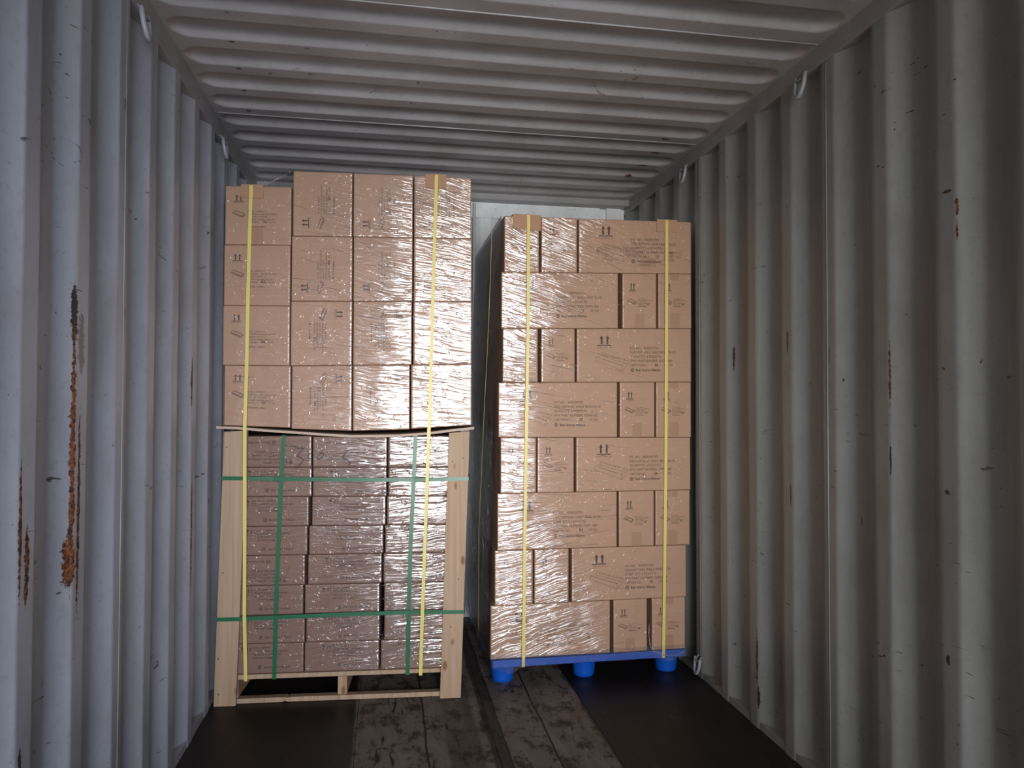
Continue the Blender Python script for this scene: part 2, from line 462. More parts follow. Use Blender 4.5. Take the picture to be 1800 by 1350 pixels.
# floor
v, f = join(box_vf(-.005, .6555, -1.42, 4.62, -.06, 0), box_vf(.6575, 1.2115, -1.42, 4.62, -.06, 0),
            box_vf(1.2135, 1.2545, -1.42, 4.62, -.06, -.0005), box_vf(1.2565, 1.6660, -1.42, 4.62, -.06, 0), box_vf(1.668, WC + .005, -1.42, 4.62, -.06, 0),
            box_vf(-.05, WC + .05, -1.42, 4.62, -.09, -.062))
tag(mesh_obj('floor', v, f, M['floor']), kind='structure')

# far end wall
def end_wall():
    V, F = [], []
    nx = 260
    for j, z in enumerate((-.02, 1.0, 2.56)):
        for i in range(nx + 1):
            x = -.02 + (WC + .04) * i / nx
            V.append((x, 4.555 + smooth_corr(x, 1.36, per=.30, flat=.085, dep=.045), z))
    for j in range(2):
        for i in range(nx):
            a = j * (nx + 1) + i; F.append((a, a + 1, a + nx + 2, a + nx + 1))
    return V, F
V, F = end_wall()
tag(mesh_obj('wall_back', V, F, M['endw'], smooth=True), kind='structure')
v, f = join(box_vf(-.02, 2.155, 4.548, 4.60, 2.555, 2.655), box_vf(2.20, 2.30, 4.548, 4.60, 2.54, 2.66), box_vf(2.15, 2.33, 4.575, 4.61, 2.5, 2.66), box_vf(-.06, WC + .06, 4.615, 4.64, -.1, 2.75))
tag(bevel(mesh_obj('trim_%d' % k, v, f, M['endw']), .003), kind='structure'); k += 1
tag(bevel(mesh_obj('trim_%d' % k, *box_vf(-.02, WC + .02, 4.47, 4.62, 2.655, 2.72), M['rail']), .004), kind='structure'); k += 1
v, f = tube_vf([(1.315, 4.53, .02), (1.315, 4.53, 1.5), (1.318, 4.53, 2.64)], .010, 8)
tag(mesh_obj('trim_%d' % k, v, f, M['endw'], smooth=True), kind='structure'); k += 1
# door frame behind the camera
v, f = join(box_vf(-.08, .012, -1.50, -1.40, -.1, 2.8), box_vf(WC - .012, WC + .08, -1.50, -1.40, -.1, 2.8),
            box_vf(-.08, WC + .08, -1.50, -1.40, 2.60, 2.80), box_vf(-.08, WC + .08, -1.50, -1.40, -.12, 0.0))
tag(mesh_obj('door_1', v, f, M['rail']), kind='structure')

# ------------------------------------------------------------------ lettering and marks (2-D shapes in metres, x right, y down)
_font = {}
def text2d(s, bold=False):
    key = (s, bold)
    if key in _font: return _font[key]
    cu = bpy.data.curves.new('t', 'FONT'); cu.body = s; cu.size = 1.0; cu.resolution_u = 2; cu.fill_mode = 'FRONT'
    if bold: cu.offset = .022
    ob = bpy.data.objects.new('t', cu); COL.objects.link(ob)
    me = bpy.data.meshes.new_from_object(ob)
    vs_ = [(v.co.x, v.co.y) for v in me.vertices]; fs = [tuple(p.vertices) for p in me.polygons]
    bpy.data.objects.remove(ob); bpy.data.curves.remove(cu); bpy.data.meshes.remove(me)
    _font[key] = (vs_, fs); return vs_, fs

class Ink:
    def __init__(s): s.V, s.F = [], []
    def add(s, v, f): n = len(s.V); s.V += v; s.F += [tuple(i + n for i in q) for q in f]
    def text(s, body, x, y, h, w=None, bold=False):
        """cap height h, baseline y (down), scaled to width w if given"""
        v, f = text2d(body, bold)
        if not v: return
        wd = max(p[0] for p in v); k = h / .70; kx = (w / wd) if w else k * .8
        s.add([(x + p[0] * kx, y - p[1] * k) for p in v], f)
    def line(s, pts, t):
        for a, b in zip(pts, pts[1:]):
            dx, dy = b[0] - a[0], b[1] - a[1]; L = math.hypot(dx, dy) or 1
            nx, ny = -dy / L * t / 2, dx / L * t / 2
            s.add([(a[0]+nx, a[1]+ny), (b[0]+nx, b[1]+ny), (b[0]-nx, b[1]-ny), (a[0]-nx, a[1]-ny)], [(0, 1, 2, 3)])
    def poly(s, pts): s.add(list(pts), [tuple(range(len(pts)))])
    def arrow(s, x, y0, y1, w):
        hh = (y1 - y0) * .38
        s.poly([(x - w / 2, y0 + hh), (x, y0), (x + w / 2, y0 + hh)])
        s.poly([(x - w * .22, y0 + hh), (x + w * .22, y0 + hh), (x + w * .22, y1), (x - w * .22, y1)])
    def arrows(s, x, y, w, h, words=True):
        """two up arrows over a bar, THIS WAY UP below"""
        s.arrow(x + w * .30, y, y + h * .85, w * .30); s.arrow(x + w * .72, y, y + h * .85, w * .30)
        s.poly([(x, y + h * .90), (x + w, y + h * .90), (x + w, y + h), (x, y + h)])
        if words: s.text('THIS WAY UP', x - w * .04, y + h * 1.22, h * .13, w * 1.12)
    def goblet(s, x, y, w, h):
        s.poly([(x, y), (x + w * .42, y), (x + w * .5, y + h * .2), (x + w * .58, y), (x + w, y), (x + w * .82, y + h * .5), (x + w * .55, y + h * .62), (x + w * .45, y + h * .62), (x + w * .18, y + h * .5)])
        s.poly([(x + w * .44, y + h * .6), (x + w * .56, y + h * .6), (x + w * .56, y + h * .88), (x + w * .44, y + h * .88)])
        s.poly([(x + w * .18, y + h * .88), (x + w * .82, y + h * .88), (x + w * .82, y + h), (x + w * .18, y + h)])
    def logo(s, x, y, r):
        for R_, t_ in ((r, r * .22), (r * .60, r * .18)):
            n = 14
            a0 = .5
            s.line([(x + R_ * math.cos(a0 + 5.6 * i / n), y + R_ * math.sin(a0 + 5.6 * i / n)) for i in range(n + 1)], t_)
        for q in (-.3, 0, .3): s.poly([(x - r*.35, y + q*r - r*.07), (x + r*.8, y + q*r - r*.07), (x + r*.8, y + q*r + r*.07), (x - r*.35, y + q*r + r*.07)])
    def bin_drawing(s, x, y, w, h, t):
        """line drawing of a long open shelf bin lying aslant"""
        P = lambda a, b: (x + a * w, y + b * h)
        s.line([P(.18, .05), P(.98, .45), P(.98, .62), P(.80, .98), P(0, .45), P(.02, .26), P(.18, .22), P(.18, .05)], t)
        s.line([P(.02, .26), P(.80, .72), P(.80, .98)], t); s.line([P(.80, .72), P(.98, .45)], t)
        s.line([P(.18, .22), P(.94, .62)], t); s.line([P(.14, .34), P(.82, .72)], t)
        for i in range(8):
            q = .26 + i * .085
            s.line([P(q, .12 + i * .043), P(q + .035, .18 + i * .043)], t * 1.8)
    def slab_drawing(s, x, y, w, h, t):
        P = lambda a, b: (x + a * w, y + b * h)
        s.line([P(.2, 0), P(1, .62), P(.78, 1), P(0, .36), P(.2, 0)], t); s.line([P(0, .36), P(0, .5), P(.78, 1.12), P(.78, 1)], t); s.line([P(.78, 1.12), P(1, .76), P(1, .62)], t)
        s.line([P(.22, .12), P(.9, .64), P(.76, .88), P(.1, .36)], t * .8)
    def panel_drawing(s, x, y, w, h, t):
        P = lambda a, b: (x + a * w, y + b * h)
        s.line([P(.1, 0), P(1, .30), P(.92, .55), P(.88, 1), P(0, .62), P(.1, 0)], t); s.line([P(.08, .16), P(.0, .68), P(.86, 1.06)], t)

NUMS = ['106', '75', '118', '82', '231', '93', '48', '154', '66', '207', '139', '25', '172', '58', '244', '91']
def ink_long(num):
    s, f, a, b = Ink(), Ink(), Ink(), Ink(); W_, H_ = .60, .274
    a.arrows(.105, .034, .072, .054)
    f.bin_drawing(.094, .118, .175, .100, .0016)
    w0 = .240
    for i, (tx, fr) in enumerate((('PO. NO. : 4500929703', .62), ('DESCRIPTION: SHELF BIND BLUE', 1.0), ('QUANTITY: 6 PCS/CTN', .68), ('SPW PART NUMBER: DSPN-089', .93), ('CARTON NO. :', .38))):
        s.text(tx, .275, .106 + i * .0218, .0125, w0 * fr)
    s.text(num, .275 + .13, .106 + 4 * .0218, .0145, .018, True); s.text('OF 250', .275 + .178, .106 + 4 * .0218, .0125, .045)
    b.logo(.287, .213, .0095); b.text('Best Source Alliance', .305, .2185, .0125, .130, True)
    return a, s, f, b, W_, H_
def ink_end(num):
    s, f, a, b = Ink(), Ink(), Ink(), Ink(); W_, H_ = .185, .274
    a.arrows(.036, .046, .036, .040)
    f.slab_drawing(.027, .124, .050, .028, .0022)
    for i, q in enumerate((.55, 1.0, .62, .9, .5)):
        s.text(('PO. NO. : 4500929703', 'DESCRIPTION: SHELF BIND BLUE', 'QUANTITY: 6 PCS/CTN', 'SPW PART NUMBER: DSPN-089', 'CARTON NO. :')[i], .083, .1285 + i * .0075, .0042, .075 * q)
    s.text(num, .083 + .048, .1285 + 4 * .0075, .008, .014, True)
    s.poly([(.083, .163), (.128, .163), (.128, .1655), (.083, .1655)])
    return a, s, f, b, W_, H_
def ink_up1(num):
    s, f, a, b = Ink(), Ink(), Ink(), Ink(); W_, H_ = .297, .275
    a.arrows(.038, .040, .044, .034)
    f.slab_drawing(.034, .114, .056, .030, .0024)
    for i, (tx, q) in enumerate((('PO. NO. : 4500929711', .62), ('DESCRIPTION: WIRE SHELF FOR SPW', 1.0), ('QUANTITY: 4 PCS/CTN', .66), ('SPW PART NUMBER: DSPN-071', .9), ('CARTON NO. :', .42))):
        s.text(tx, .100, .123 + i * .0125, .0075, .135 * q)
    s.text(num, .100 + .066, .123 + 4 * .0125, .011, .022, True); s.text('OF 290', .100 + .096, .123 + 4 * .0125, .0075, .030)
    b.logo(.106, .190, .005); b.text('Best Source Alliance', .116, .193, .007, .068, True)
    return a, s, f, b, W_, H_
def ink_low(num):
    s, f, a, b = Ink(), Ink(), Ink(), Ink(); W_, H_ = .345, .135
    a.goblet(.078, .014, .018, .020)
    a.arrow(.106, .014, .034, .009); a.arrow(.119, .014, .034, .009)
    a.text('THIS SIDE UP', .077, .0425, .004, .048)
    f.panel_drawing(.068, .062, .045, .044, .0018)
    for i, (tx, q) in enumerate((('PO. NO. : 4500929715', .50), ('DESCRIPTION: SHELF DIVIDER 600 GREY', 1.0), ('QUANTITY: 12 PCS/CTN', .80), ('SPW PART NUMBER: 12', .72))):
        s.text(tx, .130, .023 + i * .0152, .0085, .150 * q, True)
    b.logo(.160, .107, .0085); b.text('Best Source Alliance', .176, .111, .0095, .112, True)
    return a, s, f, b, W_, H_

# ------------------------------------------------------------------ cartons
def carton(fr, q, depth, off, mat, label, group, name='carton', cat='carton', ink=None, rot=0, tape=0, back=0.0, faceless=False):
    """q = (u0, u1, z bottom-left, z bottom-right, z top-right, z top-left) of the front face"""
    g = .0012
    u0, u1, zbl, zbr, ztr, ztl = q
    u0 += g; u1 -= g; zbl += g * .6; zbr += g * .6; ztl -= g * .6; ztr -= g * .6
    wd, ht = u1 - u0, ztl - zbl
    r = .0042
    def ss(L): return [0, r * .3, r, r * 2.2] + [r * 2.2 + (L - r * 4.4) * i / 4 for i in range(1, 4)] + [L - r * 2.2, L - r, L - r * .3, L]
    def de(a, L):
        m = min(a, L - a)
        return 0 if m >= r else r - math.sqrt(max(r * r - (r - m) ** 2, 0))
    us, vs_ = ss(wd), ss(ht)
    tx, ty = rnd.uniform(-.0025, .0025), rnd.uniform(-.002, .002)
    def at(a, b, o):       # a, b metres from the top-left corner, right and down
        s_, t_ = a / wd, b / ht
        zt = ztl + (ztr - ztl) * s_; zb = zbl + (zbr - zbl) * s_
        return fr.p(u0 + a, zt + (zb - zt) * t_, off - back + o + tx * (s_ - .5) + ty * (t_ - .5))
    V, F = [], []
    nu, nv = len(us), len(vs_)
    for b in vs_:
        for a in us: V.append(at(a, b, -(de(a, wd) + de(b, ht))))
    for j in range(nv - 1):
        for i in range(nu - 1):
            a = j * nu + i; F.append((a, a + nu, a + nu + 1, a + 1))
    n = len(V)
    rim = [i for i in range(nu)] + [j * nu + nu - 1 for j in range(1, nv)] + [(nv - 1) * nu + i for i in range(nu - 2, -1, -1)] + [j * nu for j in range(nv - 2, 0, -1)]
    for i in rim: V.append(V[i] - fr.n * (depth - r))
    L = len(rim)
    for i in range(L): F.append((rim[i], rim[(i + 1) % L], n + (i + 1) % L, n + i))
    F.append(tuple(n + i for i in range(L)))
    base = fr.p((u0 + u1) / 2, min(zbl, zbr), off - back - depth / 2)
    o = mesh_obj(name, V, F, mat, origin=base)
    me = o.data
    me.polygons.foreach_set('use_smooth', [True] * ((nu - 1) * (nv - 1)) + [False] * (L + 1))
    tag(o, label, cat, group)
    if ink:
        for k_, (shape, mt, nm) in enumerate(((ink[0], M['ink'], 'arrow_symbol'), (ink[1], M['ink'], 'printed_text'), (ink[2], M['ink_faint'], 'line_drawing'), (ink[3], M['ink'], 'brand_mark'))):
            if not shape.F: continue
            W_, H_ = ink[4], ink[5]
            pts = []
            for (x, y) in shape.V:
                s_, t_ = x / W_, y / H_
                if rot == 90: s_, t_ = t_, 1 - s_          # reads upwards
                elif rot == -90: s_, t_ = 1 - t_, s_
                elif rot == 180: s_, t_ = 1 - s_, 1 - t_
                pts.append(at(s_ * wd, t_ * ht, .0006))
            fl = [f_[::-1] for f_ in shape.F]
            c = mesh_obj(nm, pts, fl, mt, parent=o)
    if tape:
        for (a0, a1, b0, b1) in tape:
            v = [at(wd * a0, ht * b0, .0003), at(wd * a0, ht * b1, .0003), at(wd * a1, ht * b1, .0003), at(wd * a1, ht * b0, .0003)]
            n_ = len(v); v += [p - fr.n * .0006 for p in v]
            mesh_obj('tape_strip', v, [(0, 1, 2, 3), (4, 7, 6, 5), (0, 3, 7, 4), (1, 5, 6, 2), (0, 4, 5, 1), (3, 2, 6, 7)], M['tape'], parent=o)
    return o

RIGHT = [
 [(1.338,1.516,2.016,2.02,2.297,2.294),(1.524,1.71,2.02,2.024,2.299,2.297),(1.716,2.316,2.024,2.038,2.307,2.299)],
 [(1.324,1.923,1.737,1.749,2.029,2.016),(1.943,2.127,1.749,1.753,2.034,2.029),(2.134,2.316,1.753,1.756,2.038,2.034)],
 [(1.331,1.51,1.474,1.475,1.741,1.737),(1.524,1.698,1.475,1.476,1.744,1.741),(1.706,2.314,1.476,1.481,1.756,1.744)],
 [(1.311,1.918,1.204,1.201,1.478,1.473),(1.929,2.116,1.201,1.2,1.48,1.478),(2.122,2.312,1.199,1.198,1.481,1.48)],
 [(1.322,1.502,0.93,0.93,1.203,1.204),(1.506,1.693,0.93,0.93,1.202,1.203),(1.703,2.308,0.93,0.93,1.198,1.202)],
 [(1.307,1.916,0.654,0.652,0.93,0.931),(1.924,2.111,0.652,0.651,0.93,0.93),(2.117,2.303,0.651,0.651,0.93,0.93)],
 [(1.295,1.486,0.388,0.388,0.653,0.654),(1.492,1.667,0.388,0.388,0.653,0.653),(1.68,2.283,0.388,0.387,0.65,0.653)],
 [(1.275,1.88,0.129,0.127,0.388,0.389),(1.895,2.074,0.127,0.127,0.388,0.388),(2.097,2.277,0.127,0.126,0.388,0.388)]]
UP1 = [(0.027,0.324,2.095,2.099,2.371,2.367),(0.024,0.322,1.817,1.818,2.099,2.095),(0.023,0.322,1.543,1.542,1.818,1.817),(0.031,0.328,1.268,1.257,1.542,1.543)]
UP3 = [
 [(0.330,0.601,2.143,2.145,2.444,2.445),(0.605,0.881,2.145,2.147,2.442,2.444),(0.885,1.155,2.147,2.149,2.44,2.442)],
 [(0.326,0.603,1.841,1.844,2.145,2.142),(0.607,0.881,1.844,1.848,2.147,2.145),(0.885,1.158,1.848,1.851,2.149,2.147)],
 [(0.325,0.604,1.542,1.547,1.844,1.841),(0.608,0.879,1.547,1.551,1.848,1.844),(0.884,1.159,1.551,1.556,1.851,1.848)],
 [(0.332,0.605,1.252,1.242,1.547,1.542),(0.609,0.871,1.242,1.248,1.551,1.547),(0.875,1.16,1.250,1.268,1.556,1.551)]]
LOWER = [
 [(0.052,0.42,1.076,1.074,1.22,1.218),(0.425,0.766,1.074,1.072,1.216,1.216),(0.77,1.119,1.072,1.07,1.218,1.217)],
 [(0.048,0.422,0.942,0.939,1.074,1.076),(0.426,0.765,0.939,0.937,1.072,1.074),(0.771,1.115,0.937,0.934,1.07,1.072)],
 [(0.045,0.41,0.804,0.804,0.939,0.942),(0.423,0.761,0.804,0.803,0.937,0.939),(0.766,1.11,0.803,0.803,0.934,0.937)],
 [(0.041,0.404,0.672,0.671,0.804,0.804),(0.411,0.751,0.671,0.671,0.803,0.804),(0.758,1.106,0.671,0.67,0.803,0.803)],
 [(0.037,0.395,0.534,0.534,0.671,0.672),(0.407,0.745,0.534,0.534,0.671,0.671),(0.751,1.102,0.534,0.534,0.67,0.671)],
 [(0.034,0.388,0.399,0.399,0.534,0.534),(0.394,0.736,0.399,0.399,0.534,0.534),(0.755,1.097,0.399,0.399,0.534,0.534)],
 [(0.03,0.396,0.27,0.27,0.399,0.399),(0.401,0.737,0.27,0.27,0.399,0.399),(0.756,1.093,0.27,0.271,0.399,0.399)],
 [(0.027,0.392,0.133,0.134,0.27,0.27),(0.395,0.735,0.134,0.134,0.27,0.27),(0.741,1.089,0.134,0.134,0.27,0.27)]]

ROWN = ['top row', 'second row down', 'third row down', 'fourth row down', 'fifth row down', 'sixth row down', 'seventh row down', 'bottom row']
ni = 0
for r_, row in enumerate(RIGHT):
    long_right = r_ % 2 == 0
    for c_, q in enumerate(row):
        num = NUMS[ni % 16]; ni += 1
        is_long = (c_ == 2) if long_right else (c_ == 0)
        if is_long:
            place = ('at the right end of the %s' if long_right else 'at the left end of the %s') % ROWN[r_]
            extra = {0: ', dirty', 7: ', on the pallet'}.get(r_, '')
            carton(FR, q, .180, 0, M['kraft'], 'wide brown carton %s, right stack%s' % (place, extra), 'wide cartons of the right stack', ink=ink_long(num))
        else:
            if long_right: place = 'at the left corner of the' if c_ == 0 else 'second from the left in the'
            else: place = 'beside the wide carton in the' if c_ == 1 else 'at the right corner of the'
            carton(FR, q, .550, 0, M['kraft'], 'narrow brown carton %s %s, right stack' % (place, ROWN[r_]), 'narrow carton ends of the right stack', ink=ink_end(num) ,
                   tape=[(.36, .64, .72, .995), (.36, .64, .005, .12)] if (r_ + c_) % 2 else [(.36, .64, .74, .995)])
    q = row[0]
    G = 'rear cartons of the right stack'
    ORD = ['', 'first', 'second', 'third', 'fourth', 'fifth']
    if long_right: carton(FR, q, .52, 0, M['kraft'], 'brown carton behind the left corner carton of the %s, right stack' % ROWN[r_], G, back=.555)
    else:
        for b in range(1, 6): carton(FR, q, .178, 0, M['kraft'], '%s brown carton behind the wide left carton, %s, right stack' % (ORD[b], ROWN[r_]), G, back=.1815 * b)

UROW = ['top row', 'second row down', 'third row down', 'row on the plywood']
for i, q in enumerate(UP1):
    carton(FL, q, 1.04, 0, M['kraft'], 'square brown carton at the far left, upper left stack, %s' % UROW[i], 'cartons of the upper left stack', ink=ink_up1(NUMS[(i * 3) % 16]),
           tape=[(.41, .58, .70, .995)] if i == 0 else 0)
ONAME = ['second from the left', 'third from the left', 'at the right corner']
for i, row in enumerate(UP3):
    for j, q in enumerate(row):
        carton(FL, q, 1.04, 0, M['kraft'], 'brown carton, printed sideways, %s, upper left stack, %s' % (ONAME[j], UROW[i]), 'cartons of the upper left stack',
               ink=ink_up1(NUMS[(i * 3 + j + 5) % 16]), rot=90 if i < 2 else -90)
CN = ['left column', 'middle column', 'right column']
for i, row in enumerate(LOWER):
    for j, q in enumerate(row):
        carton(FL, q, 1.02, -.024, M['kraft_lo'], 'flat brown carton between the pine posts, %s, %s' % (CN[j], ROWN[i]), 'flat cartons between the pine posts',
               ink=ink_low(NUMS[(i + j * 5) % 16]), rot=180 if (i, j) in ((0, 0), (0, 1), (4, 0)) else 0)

# ------------------------------------------------------------------ pine pallet, posts and plywood sheet
def slab_uz(fr, pts, off0, thick):
    """prism from a front outline (u, z), front at off0, going back by thick"""
    a = [fr.p(u, z, off0) for u, z in pts]; b = [fr.p(u, z, off0 - thick) for u, z in pts]
    n = len(pts)
    F = [tuple(range(n)), tuple(range(2 * n - 1, n - 1, -1))] + [(i, n + i, n + (i + 1) % n, (i + 1) % n) for i in range(n)]
    return a + b, F
pal = empty('wooden_pallet', FL.p(.56, 0, -.5))
tag(pal, 'pine pallet under the left stack, dark open gap above its bottom board', 'pallet')
for i in range(7):
    o0 = -.0245 - i * .150
    v, f = slab_uz(FL, [(.055, .1085), (1.06, .1125), (1.06, .1315), (.055, .1305)], o0, .105)
    bevel(mesh_obj('deck_board', v, f, M['pine'] if i == 0 else M['pine_dark'], parent=pal), .002)
for (a, b) in ((.055, .100), (.546, .588), (1.020, 1.06)):
    v, f = slab_uz(FL, [(a, .0245), (b, .0245), (b, .1075), (a, .1075)], -.030, .98)
    bevel(mesh_obj('stringer', v, f, M['pine_dark'], parent=pal), .002)
for o0, dp in ((-.0245, .035), (-.48, .09), (-.92, .09)):
    v, f = slab_uz(FL, [(.055, .001), (.30, .002), (.31, .006), (.325, .002), (1.06, .003), (1.06, .0235), (.330, .0235), (.322, .019), (.312, .0235), (.055, .0225)], o0, dp)
    mesh_obj('bottom_board', v, f, M['pine'], parent=pal)

def post(pts, side, label):
    base = FL.p((pts[0][0] + pts[1][0]) / 2, 0, -.011)
    v, f = slab_uz(FL, pts, 0, .022)
    o = bevel(mesh_obj('wooden_post', v, f, M['pine'], origin=base), .0018)
    tag(o, label, 'wooden post', 'pine corner posts of the left stack')
    for (u, z) in side:
        c = FL.p(u, z, .0008)
        vv = [c + (FL.d * math.cos(a) + Vector((0, 0, 1)) * math.sin(a)) * .0035 for a in [i * math.pi / 4 for i in range(8)]]
        n = len(vv); vv += [p - FL.n * .0009 for p in vv]
        mesh_obj('nail_head', vv, [tuple(range(7, -1, -1)), tuple(range(8, 16))] + [(i, (i + 1) % 8, 8 + (i + 1) % 8, 8 + i) for i in range(8)], M['darksteel'], parent=o)
    return o
post([(0.0, .0005), (.097, .0005), (.1365, 1.246), (.033, 1.240)], [(.022, .055), (.018, .215), (.036, .60), (.046, 1.17)], 'pale pine board standing at the left corner below the plywood sheet')
post([(1.016, .0005), (1.113, .0005), (1.150, 1.240), (1.053, 1.232)], [(1.065, .33), (1.07, 1.10), (1.12, 1.115), (1.10, .55)], 'pale pine board standing at the right corner beside the dark gap')
SH = [(.006,1.266),(.099,1.262),(.225,1.252),(.353,1.2415),(.481,1.232),(.61,1.2255),(.706,1.2245),(.818,1.227),(.949,1.236),(1.082,1.251),(1.170,1.262)]
v = []; f = []
for i, (u, z) in enumerate(SH):
    for (o_, dz) in ((.024, 0), (.024, -.011), (-1.06, -.011), (-1.06, 0)):
        v.append(FL.p(u, z + dz + .001 * math.sin(i * 2.3), o_ + .002 * math.sin(i * 1.7) * (o_ > 0)))
for i in range(len(SH) - 1):
    for k_ in range(4): f.append((i * 4 + k_, i * 4 + (k_ + 1) % 4, i * 4 + 4 + (k_ + 1) % 4, i * 4 + 4 + k_))
f += [(0, 3, 2, 1), tuple((len(SH) - 1) * 4 + k_ for k_ in range(4))]
o = mesh_obj('plywood_sheet', v, f, M['ply'], origin=FL.p(.58, 1.2245, -.5))
tag(o, 'thin sagging plywood sheet between the upper and lower left cartons', 'plywood sheet')

# ------------------------------------------------------------------ blue plastic pallet
bp = empty('plastic_pallet', (1.78, 4.03, 0))
tag(bp, 'bright blue plastic pallet with round feet under the right stack', 'pallet')
PY0, PY1 = 3.462, 4.535
v, f = join(box_vf(1.287, 2.272, PY0, PY1, .108, .1245))
rim = join(box_vf(1.287, 2.272, PY0, PY0 + .012, .091, .110), box_vf(1.287, 2.272, PY1 - .012, PY1, .091, .110), box_vf(1.287, 1.299, PY0 + .012, PY1 - .012, .091, .110), box_vf(2.260, 2.272, PY0 + .012, PY1 - .012, .091, .110))
ribs = [box_vf(1.30, 2.26, PY0 + y, PY0 + y + .006, .093, .110) for y in (.18, .34, .52, .70, .88)] + [box_vf(x, x + .006, PY0 + .014, PY1 - .014, .093, .110) for x in (1.45, 1.60, 1.90, 2.05)]
v, f = join((v, f), rim, *ribs)
bevel(mesh_obj('deck', v, f, M['blue'], parent=bp), .002)
for yc in (3.552, 4.00, 4.45):
    for xc in (1.348, 1.765, 2.203):
        V, F = [], []
        n = 28
        prof = [(.001, .0), (.047, .0), (.0515, .004), (.054, .02), (.060, .092), (.066, .100), (.068, .108), (.001, .108)]
        for (r0, z) in prof:
            for i in range(n): a = 2 * math.pi * i / n; V.append((xc + r0 * math.cos(a), yc + r0 * math.sin(a), z + .0005))
        for j in range(len(prof) - 1):
            for i in range(n): F.append((j * n + i, j * n + (i + 1) % n, (j + 1) * n + (i + 1) % n, (j + 1) * n + i))
        F.append(tuple(range(n - 1, -1, -1))); F.append(tuple((len(prof) - 1) * n + i for i in range(n)))
        mesh_obj('foot', V, F, M['blue'], parent=bp, smooth=True)

# ------------------------------------------------------------------ straps
def ribbon(pts, wid, halfw, th=.0009):
    pts = [Vector(p) for p in pts]; wid = Vector(wid).normalized()
    V, F = [], []
    for i, p in enumerate(pts):
        a = pts[max(i - 1, 0)]; b = pts[min(i + 1, len(pts) - 1)]
        n = (b - a).normalized().cross(wid).normalized() * th / 2
        w_ = wid * halfw
        V += [p - w_ + n, p + w_ + n, p + w_ - n, p - w_ - n]
    for i in range(len(pts) - 1):
        for k_ in range(4): F.append((i * 4 + k_, i * 4 + (k_ + 1) % 4, i * 4 + 4 + (k_ + 1) % 4, i * 4 + 4 + k_))
    F += [(3, 2, 1, 0), tuple((len(pts) - 1) * 4 + k_ for k_ in range(4))]
    return V, F
def strap(fr, path, wid, halfw, mat, label, group):
    pts = [fr.p(u, z, o_) for u, z, o_ in path]
    v, f = ribbon(pts, wid, halfw)
    o = mesh_obj('packing_strap', v, f, mat, origin=pts[0]); tag(o, label, 'strap', group); return o
GY = 'yellow straps'; GG = 'green straps'
strap(FL, [(.147, 2.374, -1.03), (.146, 2.374, -.5), (.145, 2.3745, .001), (.145, 2.370, .0085), (.139, 2.097, .008), (.135, 1.809, .008), (.133, 1.523, .009), (.132, 1.275, .0265), (.132, 1.246, .0265), (.132, .875, .012), (.134, .412, .008), (.137, .106, -.012), (.137, .104, -.03), (.137, .104, -1.0)],
      FL.d, .0078, M['yellow'], 'yellow strap running down over the left pine post of the left stack', GY)
strap(FL, [(.992, 2.449, -1.03), (.99, 2.449, -.5), (.99, 2.449, .001), (.99, 2.444, .0085), (.98, 2.063, .009), (.97, 1.608, .010), (.961, 1.26, .0265), (.960, 1.235, .0265), (.946, .785, .012), (.935, .444, .008), (.926, .106, -.012), (.926, .104, -.03), (.926, .104, -1.0)],
      FL.d, .0078, M['yellow'], 'slanting yellow strap crossing the glare on the right side of the left stack', GY)
strap(FR, [(1.459, 2.3065, -1.06), (1.459, 2.3065, 0), (1.459, 2.302, .0085), (1.457, 1.741, .0085), (1.453, 1.474, .008), (1.448, 1.116, .008), (1.443, .755, .008), (1.436, .09, .012), (1.436, .088, -.0), (1.436, .088, -1.05)],
      FR.d, .0078, M['yellow'], 'yellow strap down the left side of the right stack', GY)
strap(FR, [(2.179, 2.3135, -1.06), (2.179, 2.3135, 0), (2.179, 2.309, .0085), (2.176, 1.755, .008), (2.174, 1.479, .008), (2.171, 1.108, .008), (2.166, .734, .008), (2.154, .09, .012), (2.154, .088, 0), (2.154, .088, -1.05)],
      FR.d, .0078, M['yellow'], 'yellow strap down the right side of the right stack', GY)
sx = 1.262
pts = [(sx + .02, 3.50, 2.298), (sx + .015, 3.52, 2.0), (sx + .012, 3.55, 1.79), (sx + .006, 3.66, 1.34), (sx - .002, 3.80, .70), (sx, 3.83, .10)]
v, f = ribbon(pts, (0, 1, 0), .006); o = mesh_obj('packing_strap', v, f, M['yellow'], origin=pts[0])
tag(o, 'thin yellow strap on the dark side of the right stack facing the gap', 'strap', GY)
strap(FL, [(.297, 1.2235, -1.0), (.297, 1.2235, -.03), (.295, 1.2215, -.0185), (.286, 1.029, -.0155), (.275, .718, -.017), (.268, .434, -.0155), (.261, .108, -.0195), (.261, .1055, -.03), (.261, .1055, -1.0)],
      FL.d, .0092, M['green'], 'green strap running down the left column of flat cartons', GG)
strap(FL, [(.899, 1.2215, -1.0), (.899, 1.2215, -.03), (.897, 1.219, -.0185), (.89, 1.024, -.0155), (.877, .708, -.017), (.87, .393, -.0155), (.866, .108, -.0195), (.866, .1065, -.03), (.866, .1065, -1.0)],
      FL.d, .0092, M['green'], 'green strap running down the right column of flat cartons', GG)
strap(FL, [(.014, 1.029, -1.03), (.020, 1.029, -.02), (.024, 1.029, .0015), (.14, 1.027, .0015), (.253, 1.024, -.004), (.56, 1.017, -.005), (.89, 1.014, -.004), (1.04, 1.016, .0015), (1.146, 1.019, .0015), (1.150, 1.019, -.02), (1.150, 1.019, -1.03)],
      (0, 0, 1), .0088, M['green'], 'upper level green strap round the pine posts', GG)
